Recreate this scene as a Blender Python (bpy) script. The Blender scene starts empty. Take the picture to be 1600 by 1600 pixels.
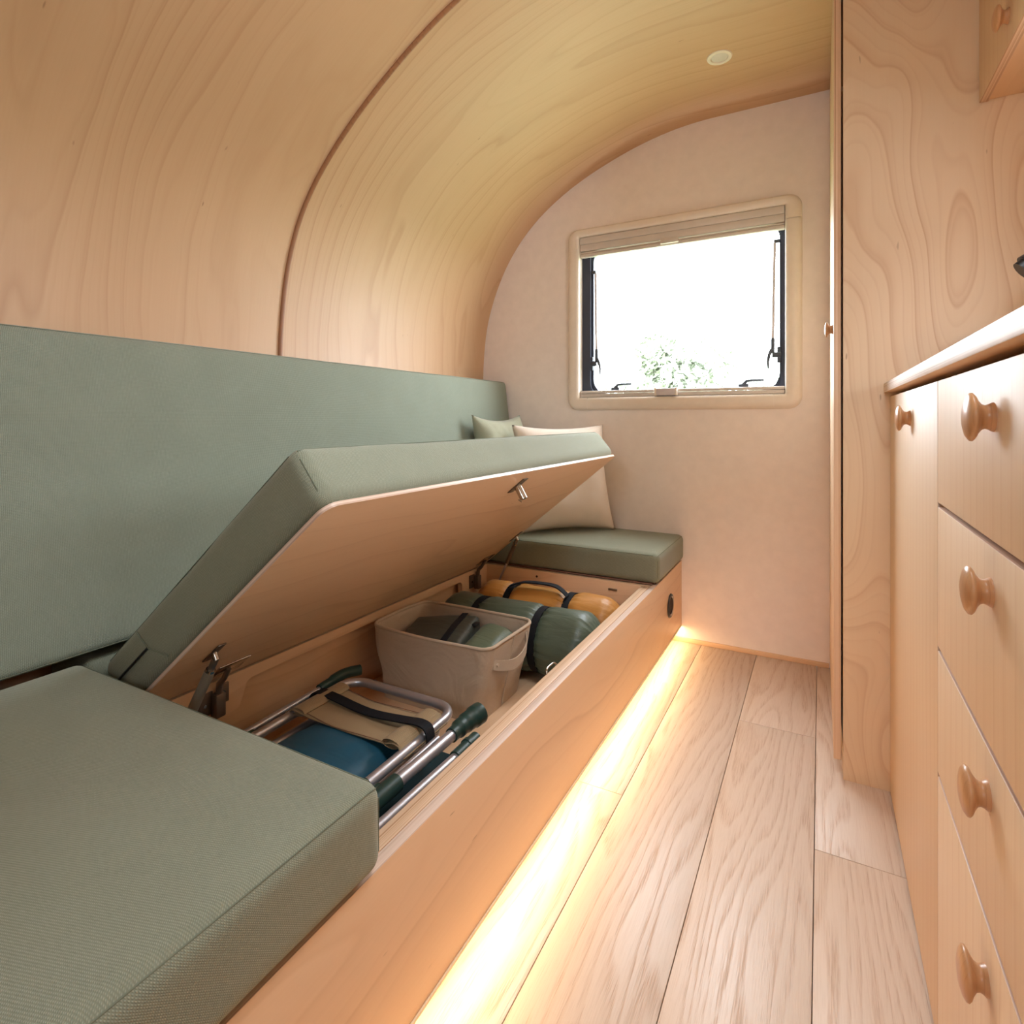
import bpy, bmesh, math, random
from mathutils import Vector, Matrix, noise
random.seed(7)
R = math.radians
PI = math.pi
SC = bpy.context.scene
COL = SC.collection

# ------------------------------------------------------------------ camera, world, exposure
CAMH = .86
cd = bpy.data.cameras.new('camera'); cam = bpy.data.objects.new('camera', cd); COL.objects.link(cam)
cam.location = (0, 0, CAMH); cam.rotation_euler = (R(90), 0, math.atan(482 / 886))
cd.sensor_width = 36; cd.lens = 886 / 1600 * 36; cd.shift_y = -145 / 1600; cd.clip_start = .02; cd.clip_end = 200
SC.camera = cam
SC.view_settings.view_transform = 'Standard'; SC.view_settings.look = 'None'
SC.view_settings.gamma = 1; SC.view_settings.use_curve_mapping = False
SC.view_settings.exposure = 0.05
SKY = 21.0
w = bpy.data.worlds.new('sky'); SC.world = w; w.use_nodes = True
wb = w.node_tree.nodes['Background']; wb.inputs[0].default_value = (.90, .955, 1, 1); wb.inputs[1].default_value = SKY
SC.cycles.max_bounces = 10; SC.cycles.diffuse_bounces = 7; SC.cycles.glossy_bounces = 4
SC.cycles.transparent_max_bounces = 12; SC.cycles.caustics_reflective = False; SC.cycles.caustics_refractive = False
SC.cycles.sample_clamp_indirect = 6.0
SC.cycles.use_denoising = True; SC.cycles.use_adaptive_sampling = True; SC.cycles.adaptive_threshold = .02

def portal(name, loc, rot, sx, sy):
    l = bpy.data.lights.new(name, 'AREA'); l.shape = 'RECTANGLE'; l.size = sx; l.size_y = sy
    l.cycles.is_portal = True
    o = bpy.data.objects.new(name, l); COL.objects.link(o); o.location = loc; o.rotation_euler = rot
YW = 2.247          # inner face of far wall
XR = .80            # inner face of right wall
portal('window_portal', (-.5, YW + .075, 1.28), (R(-90), 0, 0), .86, .72)
portal('roof_hatch_portal', (.15, .64, 2.0), (0, 0, 0), .54, .62)
portal('added_fill_portal', (-.1, -1.05, 1.44), (R(90), 0, 0), .56, .36)  # portal for the added fill opening behind the camera
portal('kitchen_window_portal', (XR + .05, .775, 1.21), (0, R(90), 0), .38, .85)
LED_W = 5.0
def led_light():
    l = bpy.data.lights.new('led_strip_light', 'AREA'); l.shape = 'RECTANGLE'; l.size = .007; l.size_y = 3.0
    l.energy = LED_W; l.color = (1, .71, .36)
    o = bpy.data.objects.new('led_strip_light', l); COL.objects.link(o)
    o.location = (-.481, .74, .0575); o.rotation_euler = (0, R(-8), 0)
led_light()

# ------------------------------------------------------------------ helpers
def thing(name, label, cat, loc=(0, 0, 0), group=None):
    o = bpy.data.objects.new(name, None); COL.objects.link(o); o.location = loc; o.empty_display_size = .1
    o['label'] = label; o['category'] = cat
    if group: o['group'] = group
    return o
def tag(o, label, cat, group=None):
    o['label'] = label; o['category'] = cat
    if group: o['group'] = group
    return o
def setting(name, loc=(0, 0, 0)):
    o = bpy.data.objects.new(name, None); COL.objects.link(o); o.location = loc; o['kind'] = 'structure'
    return o
def wloc(o):
    v = Vector((0, 0, 0))
    while o: v += Vector(o.location); o = o.parent
    return v
def smooth(me, ang=40):
    for p in me.polygons: p.use_smooth = True
    try: me.set_sharp_from_angle(angle=R(ang))
    except Exception: pass
def boxuv(me, grain=None, off=(0, 0), edge_mat=None, thin=None):
    """metres; V runs along the grain axis."""
    uv = me.uv_layers.new(name='UV') if not me.uv_layers else me.uv_layers[0]
    for p in me.polygons:
        n = p.normal; a = max(range(3), key=lambda i: abs(n[i]))
        ax = [i for i in range(3) if i != a]
        if grain is not None and grain in ax: vi = grain; ui = [i for i in ax if i != grain][0]
        else: ui, vi = ax
        if thin is not None:
            if a != thin:
                ui = thin; vi = [i for i in ax if i != thin][0]
                if edge_mat is not None: p.material_index = edge_mat
        for li in p.loop_indices:
            co = me.vertices[me.loops[li].vertex_index].co
            uv.data[li].uv = (co[ui] + off[0], co[vi] + off[1])
def link(name, me, mats, parent=None, origin=None, label=None):
    """mesh given in world coordinates; re-centred on origin; parented keeping place."""
    o = bpy.data.objects.new(name, me); COL.objects.link(o)
    if origin is None: origin = Vector((0, 0, 0))
    origin = Vector(origin)
    if origin.length: me.transform(Matrix.Translation(-origin))
    for m in (mats if isinstance(mats, (list, tuple)) else [mats]): me.materials.append(m)
    if parent: o.parent = parent; o.location = origin - wloc(parent)
    else: o.location = origin
    if label: o['label'] = label
    return o
def mesh(bm, name='m'):
    bmesh.ops.recalc_face_normals(bm, faces=bm.faces)
    me = bpy.data.meshes.new(name); bm.to_mesh(me); bm.free(); return me
def add_box(bm, x0, x1, y0, y1, z0, z1, bev=0, seg=2):
    r = bmesh.ops.create_cube(bm, size=1); vs = r['verts']
    for v in vs:
        v.co = Vector(((x0 + x1) / 2 + v.co.x * (x1 - x0), (y0 + y1) / 2 + v.co.y * (y1 - y0), (z0 + z1) / 2 + v.co.z * (z1 - z0)))
    if bev:
        es = list({e for v in vs for e in v.link_edges})
        bmesh.ops.bevel(bm, geom=es, offset=bev, segments=seg, profile=.5, affect='EDGES')
def box(name, x0, x1, y0, y1, z0, z1, mat, parent=None, bev=.001, grain=None, thin=None, edge=None, label=None, seg=2):
    bm = bmesh.new(); add_box(bm, x0, x1, y0, y1, z0, z1, bev, seg); me = mesh(bm, name)
    c = Vector(((x0 + x1) / 2, (y0 + y1) / 2, (z0 + z1) / 2))
    me.transform(Matrix.Translation(-c))
    off = (random.uniform(0, 9), random.uniform(0, 9))
    mats = [mat] + ([edge] if edge else [])
    boxuv(me, grain, (0, 0) if thin is not None and False else off, 1 if edge else None, thin)
    smooth(me)
    me.transform(Matrix.Translation(c))
    return link(name, me, mats, parent, c, label)
def frame_of(d):
    d = d.normalized(); u = Vector((0, 0, 1)) if abs(d.z) < .9 else Vector((0, 1, 0))
    a = d.cross(u).normalized(); return a, d.cross(a).normalized()
def tube(bm, pts, rad, n=14, caps=True, flat=None, closed=False):
    """rad number or list; flat=(ra, rb) for strap-like sections"""
    pts = [Vector(p) for p in pts]; m = len(pts); rings = []
    prev = None
    for i, p in enumerate(pts):
        if closed: d = pts[(i + 1) % m] - pts[i - 1]
        else: d = (pts[min(i + 1, m - 1)] - pts[max(i - 1, 0)])
        d.normalize()
        if prev is None: a, b = frame_of(d)
        else:
            a = (prev - d * prev.dot(d)).normalized(); b = d.cross(a)
        prev = a
        r = rad[i] if isinstance(rad, (list, tuple)) else rad
        ring = [bm.verts.new(p + (a * math.cos(2 * PI * k / n) + b * math.sin(2 * PI * k / n)) * r) for k in range(n)]
        rings.append(ring)
    for i in range(m if closed else m - 1):
        A, B = rings[i], rings[(i + 1) % m]
        for k in range(n): bm.faces.new((A[k], A[(k + 1) % n], B[(k + 1) % n], B[k]))
    if caps and not closed:
        bm.faces.new(rings[0][::-1]); bm.faces.new(rings[-1])
def tube_obj(name, pts, rad, mat, parent=None, n=14, label=None, closed=False, org=None):
    bm = bmesh.new(); tube(bm, pts, rad, n, closed=closed); me = mesh(bm, name); smooth(me, 50); boxuv(me)
    return link(name, me, mat, parent, org or sum((Vector(p) for p in pts), Vector()) / len(pts), label)
def ribbon(name, pts, normals, width, thick, mat, parent=None, label=None, side=None, closed=False):
    """flat strap swept along pts; normals = surface normal at each point"""
    bm = bmesh.new(); m = len(pts); rings = []
    for i in range(m):
        p = Vector(pts[i]); nn = Vector(normals[i]).normalized()
        d = (Vector(pts[(i + 1) % m]) - Vector(pts[i - 1])) if closed else (Vector(pts[min(i + 1, m - 1)]) - Vector(pts[max(i - 1, 0)]))
        s = Vector(side).normalized() if side else d.normalized().cross(nn).normalized()
        h = width / 2
        rings.append([bm.verts.new(p + s * a + nn * b) for a, b in ((-h, 0), (h, 0), (h, thick), (-h, thick))])
    for i in range(m if closed else m - 1):
        A, B = rings[i], rings[(i + 1) % m]
        for k in range(4): bm.faces.new((A[k], A[(k + 1) % 4], B[(k + 1) % 4], B[k]))
    if not closed: bm.faces.new(rings[0]); bm.faces.new(rings[-1][::-1])
    me = mesh(bm, name); smooth(me, 50); boxuv(me)
    return link(name, me, mat, parent, sum((Vector(p) for p in pts), Vector()) / m, label)
def lathe(bm, prof, M, n=32):
    """prof = (radius, height) along local +Z, M placed"""
    rings = []
    for r, h in prof:
        if r < 1e-6: rings.append([bm.verts.new(M @ Vector((0, 0, h)))]); continue
        rings.append([bm.verts.new(M @ Vector((r * math.cos(2 * PI * k / n), r * math.sin(2 * PI * k / n), h))) for k in range(n)])
    for A, B in zip(rings, rings[1:]):
        for k in range(n):
            a = A[k % len(A)], A[(k + 1) % n % len(A)]; b = B[k % len(B)], B[(k + 1) % n % len(B)]
            f = [a[0], a[1], b[1], b[0]]; f2 = []
            for v in f:
                if v not in f2: f2.append(v)
            if len(f2) > 2:
                try: bm.faces.new(f2)
                except ValueError: pass
def catmull(pts, k=6):
    pts = [Vector(p) for p in pts]; out = []
    for i in range(len(pts) - 1):
        p0, p1, p2, p3 = pts[max(i - 1, 0)], pts[i], pts[i + 1], pts[min(i + 2, len(pts) - 1)]
        for j in range(k):
            t = j / k
            out.append(.5 * ((2 * p1) + (p2 - p0) * t + (2 * p0 - 5 * p1 + 4 * p2 - p3) * t * t + (3 * p1 - p0 - 3 * p2 + p3) * t ** 3))
    out.append(pts[-1]); return out

# ------------------------------------------------------------------ materials
def srgb(r, g, b):
    f = lambda c: (c / 255 / 12.92) if c / 255 <= .04045 else ((c / 255 + .055) / 1.055) ** 2.4
    return (f(r), f(g), f(b), 1)
class NT:
    def __init__(s, name):
        s.m = bpy.data.materials.new(name); s.m.use_nodes = True; s.t = s.m.node_tree; s.n = s.t.nodes
        s.b = s.n['Principled BSDF']
    def a(s, typ, **kw):
        x = s.n.new(typ)
        for k, v in kw.items(): setattr(x, k, v)
        return x
    def l(s, a, b): s.t.links.new(a, b)
    def put(s, sock, v):
        if hasattr(v, 'links') or hasattr(v, 'is_output'): s.l(v, sock)
        else: sock.default_value = v
    def math(s, op, a, b=None, c=None, clamp=False):
        x = s.a('ShaderNodeMath', operation=op, use_clamp=clamp)
        for i, v in enumerate((a, b, c)):
            if v is not None: s.put(x.inputs[i], v)
        return x.outputs[0]
    def vec(s, x, y, z=0):
        c = s.a('ShaderNodeCombineXYZ'); s.put(c.inputs[0], x); s.put(c.inputs[1], y); s.put(c.inputs[2], z); return c.outputs[0]
    def noise(s, v, scale=1, detail=2, rough=.5, dist=0):
        x = s.a('ShaderNodeTexNoise'); s.l(v, x.inputs['Vector']); x.inputs['Scale'].default_value = scale
        x.inputs['Detail'].default_value = detail; x.inputs['Roughness'].default_value = rough
        x.inputs['Distortion'].default_value = dist; return x.outputs['Fac']
    def ramp(s, f, stops):
        x = s.a('ShaderNodeValToRGB'); s.l(f, x.inputs[0]); e = x.color_ramp.elements
        while len(e) < len(stops): e.new(.5)
        for i, (p, c) in enumerate(stops): e[i].position = p; e[i].color = c if len(c) == 4 else (*c, 1)
        return x.outputs[0]
    def mix(s, f, a, b, mode='MIX'):
        x = s.a('ShaderNodeMix', data_type='RGBA', blend_type=mode)
        s.put(x.inputs[0], f); s.put(x.inputs[6], a); s.put(x.inputs[7], b); return x.outputs[2]
    def uv(s):
        t = s.a('ShaderNodeTexCoord'); x = s.a('ShaderNodeSeparateXYZ'); s.l(t.outputs['UV'], x.inputs[0])
        return x.outputs[0], x.outputs[1]
    def bump(s, h, dist, strength=1):
        x = s.a('ShaderNodeBump'); x.inputs['Distance'].default_value = dist; x.inputs['Strength'].default_value = strength
        s.l(h, x.inputs['Height']); s.l(x.outputs[0], s.b.inputs['Normal'])
def plain(name, col, rough=.5, metal=0, spec=.5, sheen=0, bumpsc=0, coat=0):
    k = NT(name); k.b.inputs['Base Color'].default_value = col; k.b.inputs['Roughness'].default_value = rough
    k.b.inputs['Metallic'].default_value = metal; k.b.inputs['Specular IOR Level'].default_value = spec
    k.b.inputs['Sheen Weight'].default_value = sheen; k.b.inputs['Coat Weight'].default_value = coat
    t = k.a('ShaderNodeTexCoord')
    n = k.noise(t.outputs['Object'], 30, 3)
    c = k.mix(n, (col[0] * .93, col[1] * .93, col[2] * .93, 1), (min(1, col[0] * 1.05), min(1, col[1] * 1.05), min(1, col[2] * 1.05), 1))
    k.l(c, k.b.inputs['Base Color'])
    if bumpsc: k.bump(k.noise(t.outputs['Object'], bumpsc, 2), .0006, .5)
    return k.m
def maple(name, base, dark, line, rings=9, lin=9, ufreq=2.4, vfreq=.42, rough=.42, lw=.5, seed=0., fleck=.6, spec=.5):
    k = NT(name); u, v = k.uv()
    big = k.noise(k.vec(k.math('MULTIPLY', u, ufreq), k.math('MULTIPLY', v, vfreq), seed), 1, 2, .45)
    wob = k.noise(k.vec(k.math('MULTIPLY', u, 7), k.math('MULTIPLY', v, 2.2), seed + 5), 1, 2)
    f = k.math('ADD', k.math('MULTIPLY', big, float(rings)), k.math('ADD', k.math('MULTIPLY', u, float(lin)), k.math('MULTIPLY', wob, .9)))
    fr = k.math('FRACT', f)
    ringl = k.ramp(fr, [(0, (0, 0, 0)), (.68, (.06,) * 3), (.88, (.45,) * 3), (.95, (1, 1, 1)), (1, (0, 0, 0))])
    fr2 = k.math('FRACT', k.math('MULTIPLY', f, 2.63))
    ring2 = k.ramp(fr2, [(0, (0, 0, 0)), (.7, (.15,) * 3), (.9, (.8,) * 3), (1, (0, 0, 0))])
    fade = k.noise(k.vec(k.math('MULTIPLY', u, 4), k.math('MULTIPLY', v, 1.0), seed + 9), 1, 1)
    rr = k.math('MULTIPLY', k.math('ADD', k.math('MULTIPLY', ringl, .75), k.math('MULTIPLY', ring2, .3)), k.math('MULTIPLY', fade, lw * 1.9), clamp=True)
    fib = k.noise(k.vec(k.math('MULTIPLY', u, 260), k.math('MULTIPLY', v, 7), seed), 1, 2)
    tone = k.noise(k.vec(k.math('MULTIPLY', u, 5), k.math('MULTIPLY', v, .9), seed + 3), 1, 2)
    c = k.mix(k.math('ADD', k.math('MULTIPLY', tone, .75), k.math('MULTIPLY', fib, .25)), base, dark)
    c = k.mix(rr, c, line)
    fl = k.ramp(k.noise(k.vec(k.math('MULTIPLY', u, 95), k.math('MULTIPLY', v, 20), seed + 2), 1, 1), [(.79, (0, 0, 0)), (.84, (1, 1, 1))])
    c = k.mix(k.math('MULTIPLY', fl, fleck), c, (line[0] * .5, line[1] * .45, line[2] * .4, 1))
    k.l(c, k.b.inputs['Base Color'])
    k.l(k.math('ADD', k.math('MULTIPLY', fib, .12), rough - .06), k.b.inputs['Roughness'])
    k.b.inputs['Specular IOR Level'].default_value = spec
    k.bump(k.math('ADD', fib, k.math('MULTIPLY', rr, -.6)), .00012, .6)
    return k.m
MB = srgb(230, 209, 182); MD = srgb(221, 193, 158); ML = srgb(194, 152, 116)
M_shell = maple('maple_shell', srgb(208, 173, 137), srgb(194, 154, 116), srgb(170, 124, 86), rings=11, lin=9, ufreq=2.4, vfreq=.30, seed=1.3, rough=.45, lw=.42)
M_tall = maple('maple_tall_panel', MB, MD, ML, rings=24, lin=1, ufreq=2.3, vfreq=.75, seed=12.7, lw=.58)
M_face = maple('maple_front', MB, MD, srgb(194, 150, 110), rings=3, lin=30, ufreq=1.2, vfreq=.2, seed=7.2, rough=.47, lw=.28, fleck=.25)
M_bench = maple('maple_bench', srgb(234, 200, 164), srgb(222, 184, 144), srgb(196, 152, 110), rings=7, lin=6, ufreq=3.2, vfreq=.5, seed=3.9, lw=.4)
M_lid = maple('maple_lid', srgb(238, 208, 174), srgb(228, 192, 154), srgb(202, 160, 120), rings=7, lin=8, ufreq=3, vfreq=.5, seed=5.1, lw=.4)
def ply(name, a, b, c, per=.0031):
    k = NT(name); u, v = k.uv()
    x = k.noise(k.vec(k.math('DIVIDE', u, per), k.math('MULTIPLY', v, .35)), 1, 1, .4)
    s = k.ramp(x, [(.34, b), (.43, c), (.52, a), (.62, a), (.70, c)])
    n = k.noise(k.vec(k.math('MULTIPLY', u, 900), k.math('MULTIPLY', v, 25)), 1, 2)
    s = k.mix(k.math('MULTIPLY', n, .5), s, c)
    k.l(s, k.b.inputs['Base Color']); k.b.inputs['Roughness'].default_value = .4
    return k.m
M_ply = ply('plywood_edge', srgb(228, 200, 172), srgb(176, 132, 98), srgb(205, 168, 132))
M_plyw = ply('plywood_edge_pale', srgb(222, 200, 184), srgb(178, 144, 122), srgb(206, 178, 158), .0026)
def oak():
    k = NT('oak_plank'); u, v = k.uv()
    oi = k.a('ShaderNodeObjectInfo'); rnd = oi.outputs['Random']; z = k.math('MULTIPLY', rnd, 37.0)
    big = k.noise(k.vec(k.math('MULTIPLY', u, 6.5), k.math('MULTIPLY', v, .75), z), 1, 2, .5)
    wob = k.noise(k.vec(k.math('MULTIPLY', u, 26), k.math('MULTIPLY', v, 3), z), 1, 2)
    f = k.math('ADD', k.math('MULTIPLY', big, 15.), k.math('ADD', k.math('MULTIPLY', u, 38.), k.math('MULTIPLY', wob, .8)))
    fr = k.math('FRACT', f)
    ring = k.ramp(fr, [(0, (0, 0, 0)), (.45, (.2,) * 3), (.85, (1, 1, 1)), (1, (0, 0, 0))])
    pore = k.ramp(k.noise(k.vec(k.math('MULTIPLY', u, 600), k.math('MULTIPLY', v, 18), z), 1, 2, .6), [(.45, (0, 0, 0)), (.62, (1, 1, 1))])
    pores = k.math('MULTIPLY', pore, k.math('ADD', k.math('MULTIPLY', ring, .85), .15))
    tone = k.noise(k.vec(k.math('MULTIPLY', u, 8), k.math('MULTIPLY', v, 1.2), z), 1, 3)
    c = k.mix(tone, srgb(218, 202, 186), srgb(202, 182, 163))
    c = k.mix(k.math('MULTIPLY', rnd, .35), c, srgb(210, 184, 158))
    c = k.mix(k.math('MULTIPLY', ring, .22), c, srgb(182, 146, 116))
    c = k.mix(k.math('MULTIPLY', pores, .42), c, srgb(160, 122, 92))
    # knots
    vo = k.a('ShaderNodeTexVoronoi', voronoi_dimensions='3D'); k.l(k.vec(k.math('MULTIPLY', u, 5.2), k.math('MULTIPLY', v, 2.1), z), vo.inputs['Vector']); vo.inputs['Scale'].default_value = 1
    kn = k.ramp(vo.outputs['Distance'], [(.0, (1, 1, 1)), (.035, (.9,) * 3), (.06, (0, 0, 0))])
    c = k.mix(k.math('MULTIPLY', kn, .7), c, srgb(96, 74, 60))
    k.l(c, k.b.inputs['Base Color'])
    k.l(k.math('ADD', k.math('MULTIPLY', pores, .15), .38), k.b.inputs['Roughness'])
    k.bump(k.math('MULTIPLY', pores, -1.), .0004, .8)
    return k.m
M_oak = oak()
def fabric(name, c1, c2, pitch=.0022, bump=.0006, twill=True, sheen=.25, rough=.9, blot=.35, crease=0.):
    k = NT(name); u, v = k.uv(); q = 2 * PI / pitch
    if twill:
        a = k.math('SINE', k.math('MULTIPLY', k.math('ADD', u, k.math('MULTIPLY', v, .8)), q))
        b = k.math('SINE', k.math('MULTIPLY', k.math('SUBTRACT', v, k.math('MULTIPLY', u, .35)), q * .8))
    else:
        a = k.math('SINE', k.math('MULTIPLY', u, q)); b = k.math('SINE', k.math('MULTIPLY', v, q))
    h = k.math('MULTIPLY', k.math('ADD', a, 1), k.math('ADD', b, 1))            # 0..4
    h = k.math('DIVIDE', h, 4.)
    n1 = k.noise(k.vec(k.math('MULTIPLY', u, 1200), k.math('MULTIPLY', v, 160)), 1, 1)
    n2 = k.noise(k.vec(k.math('MULTIPLY', u, 90), k.math('MULTIPLY', v, 700)), 1, 1)
    n3 = k.noise(k.vec(u, v), 9, 3)
    m = k.math('ADD', k.math('MULTIPLY', h, .45), k.math('ADD', k.math('MULTIPLY', n1, .3), k.math('MULTIPLY', n2, .3)))
    c = k.mix(m, c1, c2)
    c = k.mix(k.math('MULTIPLY', n3, blot), c, (c1[0] * .9, c1[1] * .9, c1[2] * .85, 1))
    k.l(c, k.b.inputs['Base Color']); k.b.inputs['Roughness'].default_value = rough
    k.b.inputs['Sheen Weight'].default_value = sheen; k.b.inputs['Sheen Roughness'].default_value = .4
    k.b.inputs['Specular IOR Level'].default_value = .25
    hh = k.math('MULTIPLY', k.math('ADD', h, k.math('MULTIPLY', n1, .4)), bump)
    if crease:
        cr = k.noise(k.vec(u, v), 7, 3, .5, 1.2); hh = k.math('ADD', hh, k.math('MULTIPLY', cr, crease))
    else:
        cr = k.noise(k.vec(u, v), 5, 2, .5); hh = k.math('ADD', hh, k.math('MULTIPLY', cr, .0016))
    k.bump(hh, 1., .8)
    return k.m
M_sage = fabric('sage_weave', srgb(110, 115, 96), srgb(172, 176, 156))
M_sageb = fabric('sage_weave_back', srgb(116, 125, 110), srgb(172, 180, 164), pitch=.0026, twill=False)
M_pils = fabric('sage_linen', srgb(150, 152, 130), srgb(190, 190, 168), .0016, .0004, False)
M_pilc = fabric('cream_linen', srgb(216, 200, 184), srgb(240, 228, 214), .0016, .0004, False)
M_seam = plain('seam_thread', srgb(110, 116, 98), .9)
M_canvas = fabric('basket_canvas', srgb(190, 170, 146), srgb(222, 204, 182), .0014, .0003, False, .1, crease=.012)
M_mesh = fabric('chair_canvas', srgb(150, 128, 96), srgb(186, 162, 126), .0028, .0004, False, .1, .7)
M_strap = fabric('black_webbing', srgb(16, 17, 22), srgb(36, 38, 44), .002, .0004, False, 0, .7)
def nylon(name, col, rough=.42, sc=1.):
    k = NT(name); t = k.a('ShaderNodeTexCoord')
    mp = k.a('ShaderNodeMapping'); k.l(t.outputs['Object'], mp.inputs[0]); mp.inputs['Scale'].default_value = (14 * sc, 40 * sc, 40 * sc)
    n = k.noise(mp.outputs[0], 1, 3, .5, .8); n2 = k.noise(t.outputs['Object'], 18, 2)
    c = k.mix(n2, (col[0] * .85, col[1] * .85, col[2] * .85, 1), (col[0] * 1.15, col[1] * 1.15, col[2] * 1.15, 1))
    k.l(c, k.b.inputs['Base Color']); k.b.inputs['Roughness'].default_value = rough
    k.b.inputs['Sheen Weight'].default_value = .05
    k.bump(k.math('ADD', n, k.math('MULTIPLY', n2, .5)), .004, .55)
    return k.m
M_green = nylon('green_nylon', srgb(82, 96, 80)); M_ochre = nylon('ochre_nylon', srgb(190, 132, 62))
M_pouch = nylon('dark_pouch_nylon', srgb(62, 66, 56), .5); M_pouch2 = nylon('olive_pouch_nylon', srgb(88, 102, 80), .45)
M_teal = nylon('teal_nylon', srgb(24, 84, 108), .5, .4); M_teal2 = plain('dark_teal_cloth', srgb(22, 52, 56), .7)
M_wall = plain('far_wall_finish', srgb(240, 230, 223), .6)
M_white = plain('white_plastic', srgb(232, 220, 206), .38)
M_trimw = plain('blind_rail_plastic', srgb(214, 206, 200), .4)
M_rubber = plain('window_seal_rubber', srgb(52, 58, 74), .5)
M_hard = plain('dark_window_hardware', srgb(62, 66, 76), .4)
M_stay = plain('window_stay_grey', srgb(206, 198, 200), .4)
M_alu = plain('aluminium_tube', srgb(206, 206, 212), .36, .8)
M_steel = plain('polished_steel', srgb(190, 184, 176), .18, 1.)
M_dsteel = plain('burnished_steel', srgb(128, 116, 104), .35, .75)
M_strut = plain('strut_grey', srgb(142, 138, 124), .4, .3)
M_gpl = plain('dark_green_plastic', srgb(34, 62, 56), .38)
M_blk = plain('black_plastic', srgb(18, 19, 22), .4)
M_knob = maple('beech_knob', srgb(206, 160, 118), srgb(190, 142, 100), srgb(160, 112, 74), rings=3, lin=120, seed=8.4, rough=.3, fleck=.4)
M_board = maple('cutting_board_wood', srgb(186, 120, 78), srgb(160, 98, 60), srgb(120, 70, 44), seed=2.2)
M_joint = maple('brown_joint_strip', srgb(166, 116, 78), srgb(146, 98, 64), srgb(110, 70, 44), lin=60, seed=4.4)
M_dark = plain('cabinet_interior', srgb(60, 42, 30), .8)
M_seatb = plain('seat_board_edge', srgb(128, 92, 74), .6)
M_tap = plain('black_tap_metal', srgb(24, 26, 32), .35)
M_leaf = plain('leaves', (.24, .27, .20, 1), .8); M_bark = plain('bark', srgb(120, 100, 80), .9); M_grass = plain('meadow', (.25, .3, .16, 1), .9)
def glass():
    k = NT('acrylic_pane'); out = k.n['Material Output']; k.n.remove(k.b)
    tr = k.a('ShaderNodeBsdfTransparent'); tr.inputs[0].default_value = (.95, .96, .97, 1)
    gl = k.a('ShaderNodeBsdfGlossy'); gl.inputs['Roughness'].default_value = .02
    fr = k.a('ShaderNodeFresnel'); fr.inputs[0].default_value = 1.4
    mx = k.a('ShaderNodeMixShader'); k.l(fr.outputs[0], mx.inputs[0]); k.l(tr.outputs[0], mx.inputs[1]); k.l(gl.outputs[0], mx.inputs[2])
    k.l(mx.outputs[0], out.inputs[0]); return k.m
M_glass = glass()
def emit(name, col, s):
    k = NT(name); k.b.inputs['Emission Color'].default_value = col; k.b.inputs['Emission Strength'].default_value = s
    k.b.inputs['Base Color'].default_value = (.8, .8, .8, 1); return k.m
M_chan = plain('led_channel_cream', srgb(240, 218, 180), .5)
M_led = emit('led_diffuser', (1, .76, .45, 1), 6.)

# ------------------------------------------------------------------ shell: floor, walls, ceiling
fl = setting('floor')
box('subfloor', -1.5, .95, -1.05, 2.35, -.06, -.0125, M_dark, fl, 0)
xs = [-.978, -.785, -.592, -.398, -.205, -.011, .182, .375, .569, .762, .84]
ends = {3: [-1.0, 1.2605, YW], 4: [-1.0, -.35, YW], 2: [-1.0, .6, YW], 5: [-1.0, .2, 1.735, YW], 6: [-1.0, 1.286, YW], 1: [-1.0, 1.6, YW], 7: [-1, .5, YW], 8: [-1, 1.5, YW], 9: [-1, .9, YW]}
ends[4] = [-1.0, YW]
xs_r = list(zip(xs, xs[1:]))
for i, (a, b) in enumerate(xs_r):
    es = ends.get(i, [-1.0, .4, YW])
    if i == 2: es = [-1.0, 1.2605, YW]         # plank beside the bench
    if i == 3: es = [-1.0, .1, YW]
    if i == 4: es = [-1.0, 0.2, 1.735, YW]
    if i == 5: es = [-1.0, 1.286, YW]
    if i == 6: es = [-1.0, .5, YW]
    for y0, y1 in zip(es, es[1:]):
        box('plank', a + .0006, b - .0006, y0 + .0006, y1 - .0006, -.0125, 0, M_oak, fl, .0012, grain=1)
# shell profiles in polar form about (-.35, 1.05): far wall and at the panel joint
CX, CZ = -.35, 1.05
far = [(-1.375, .2), (-1.375, 1.053), (-1.357, 1.26), (-1.306, 1.432), (-1.223, 1.592), (-1.094, 1.736), (-.913, 1.855), (-.69, 1.945), (-.5, 1.99), (-.35, 2.0)]
jnt = [(-1.375, .2), (-1.376, 1.06), (-1.356, 1.238), (-1.322, 1.362), (-1.28, 1.452), (-1.212, 1.541), (-1.116, 1.633), (-1.026, 1.703), (-.9, 1.785), (-.784, 1.846), (-.6, 1.915), (-.45, 1.945), (-.35, 1.95)]
def radial(prof):
    c = catmull([(x, 0, z) for x, z in prof[1:]], 8)
    return [(math.atan2(p.z - CZ, -(p.x - CX)), math.hypot(p.x - CX, p.z - CZ)) for p in c]
RF, RJ = radial(far), radial(jnt)
def rat(T, a):
    if a <= T[0][0]: return T[0][1]
    for (a0, r0), (a1, r1) in zip(T, T[1:]):
        if a0 <= a <= a1: return r0 + (r1 - r0) * (a - a0) / max(1e-9, a1 - a0)
    return T[-1][1]
NA = 44
angs = [i / NA * PI / 2 for i in range(NA + 1)]
sm = lambda T, a: sum(rat(T, min(PI / 2, max(0, a + d))) for d in (-.06, -.03, 0, .03, .06)) / 5
def prof_at(y):
    t = (y - 1.12) / (YW - 1.12); t = max(-.35, min(1.1, t)); pts = [(-1.375, .0), (-1.375, .55)]
    for a in angs:
        r = sm(RJ, a) * (1 - t) + sm(RF, a) * t
        pts.append((CX - r * math.cos(a), CZ + r * math.sin(a)))
    return pts
ceil_z = lambda y: prof_at(y)[-1][1]
def slen(y):
    P = prof_at(y); return sum(math.dist(a, b) for a, b in zip(P, P[1:]))
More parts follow.
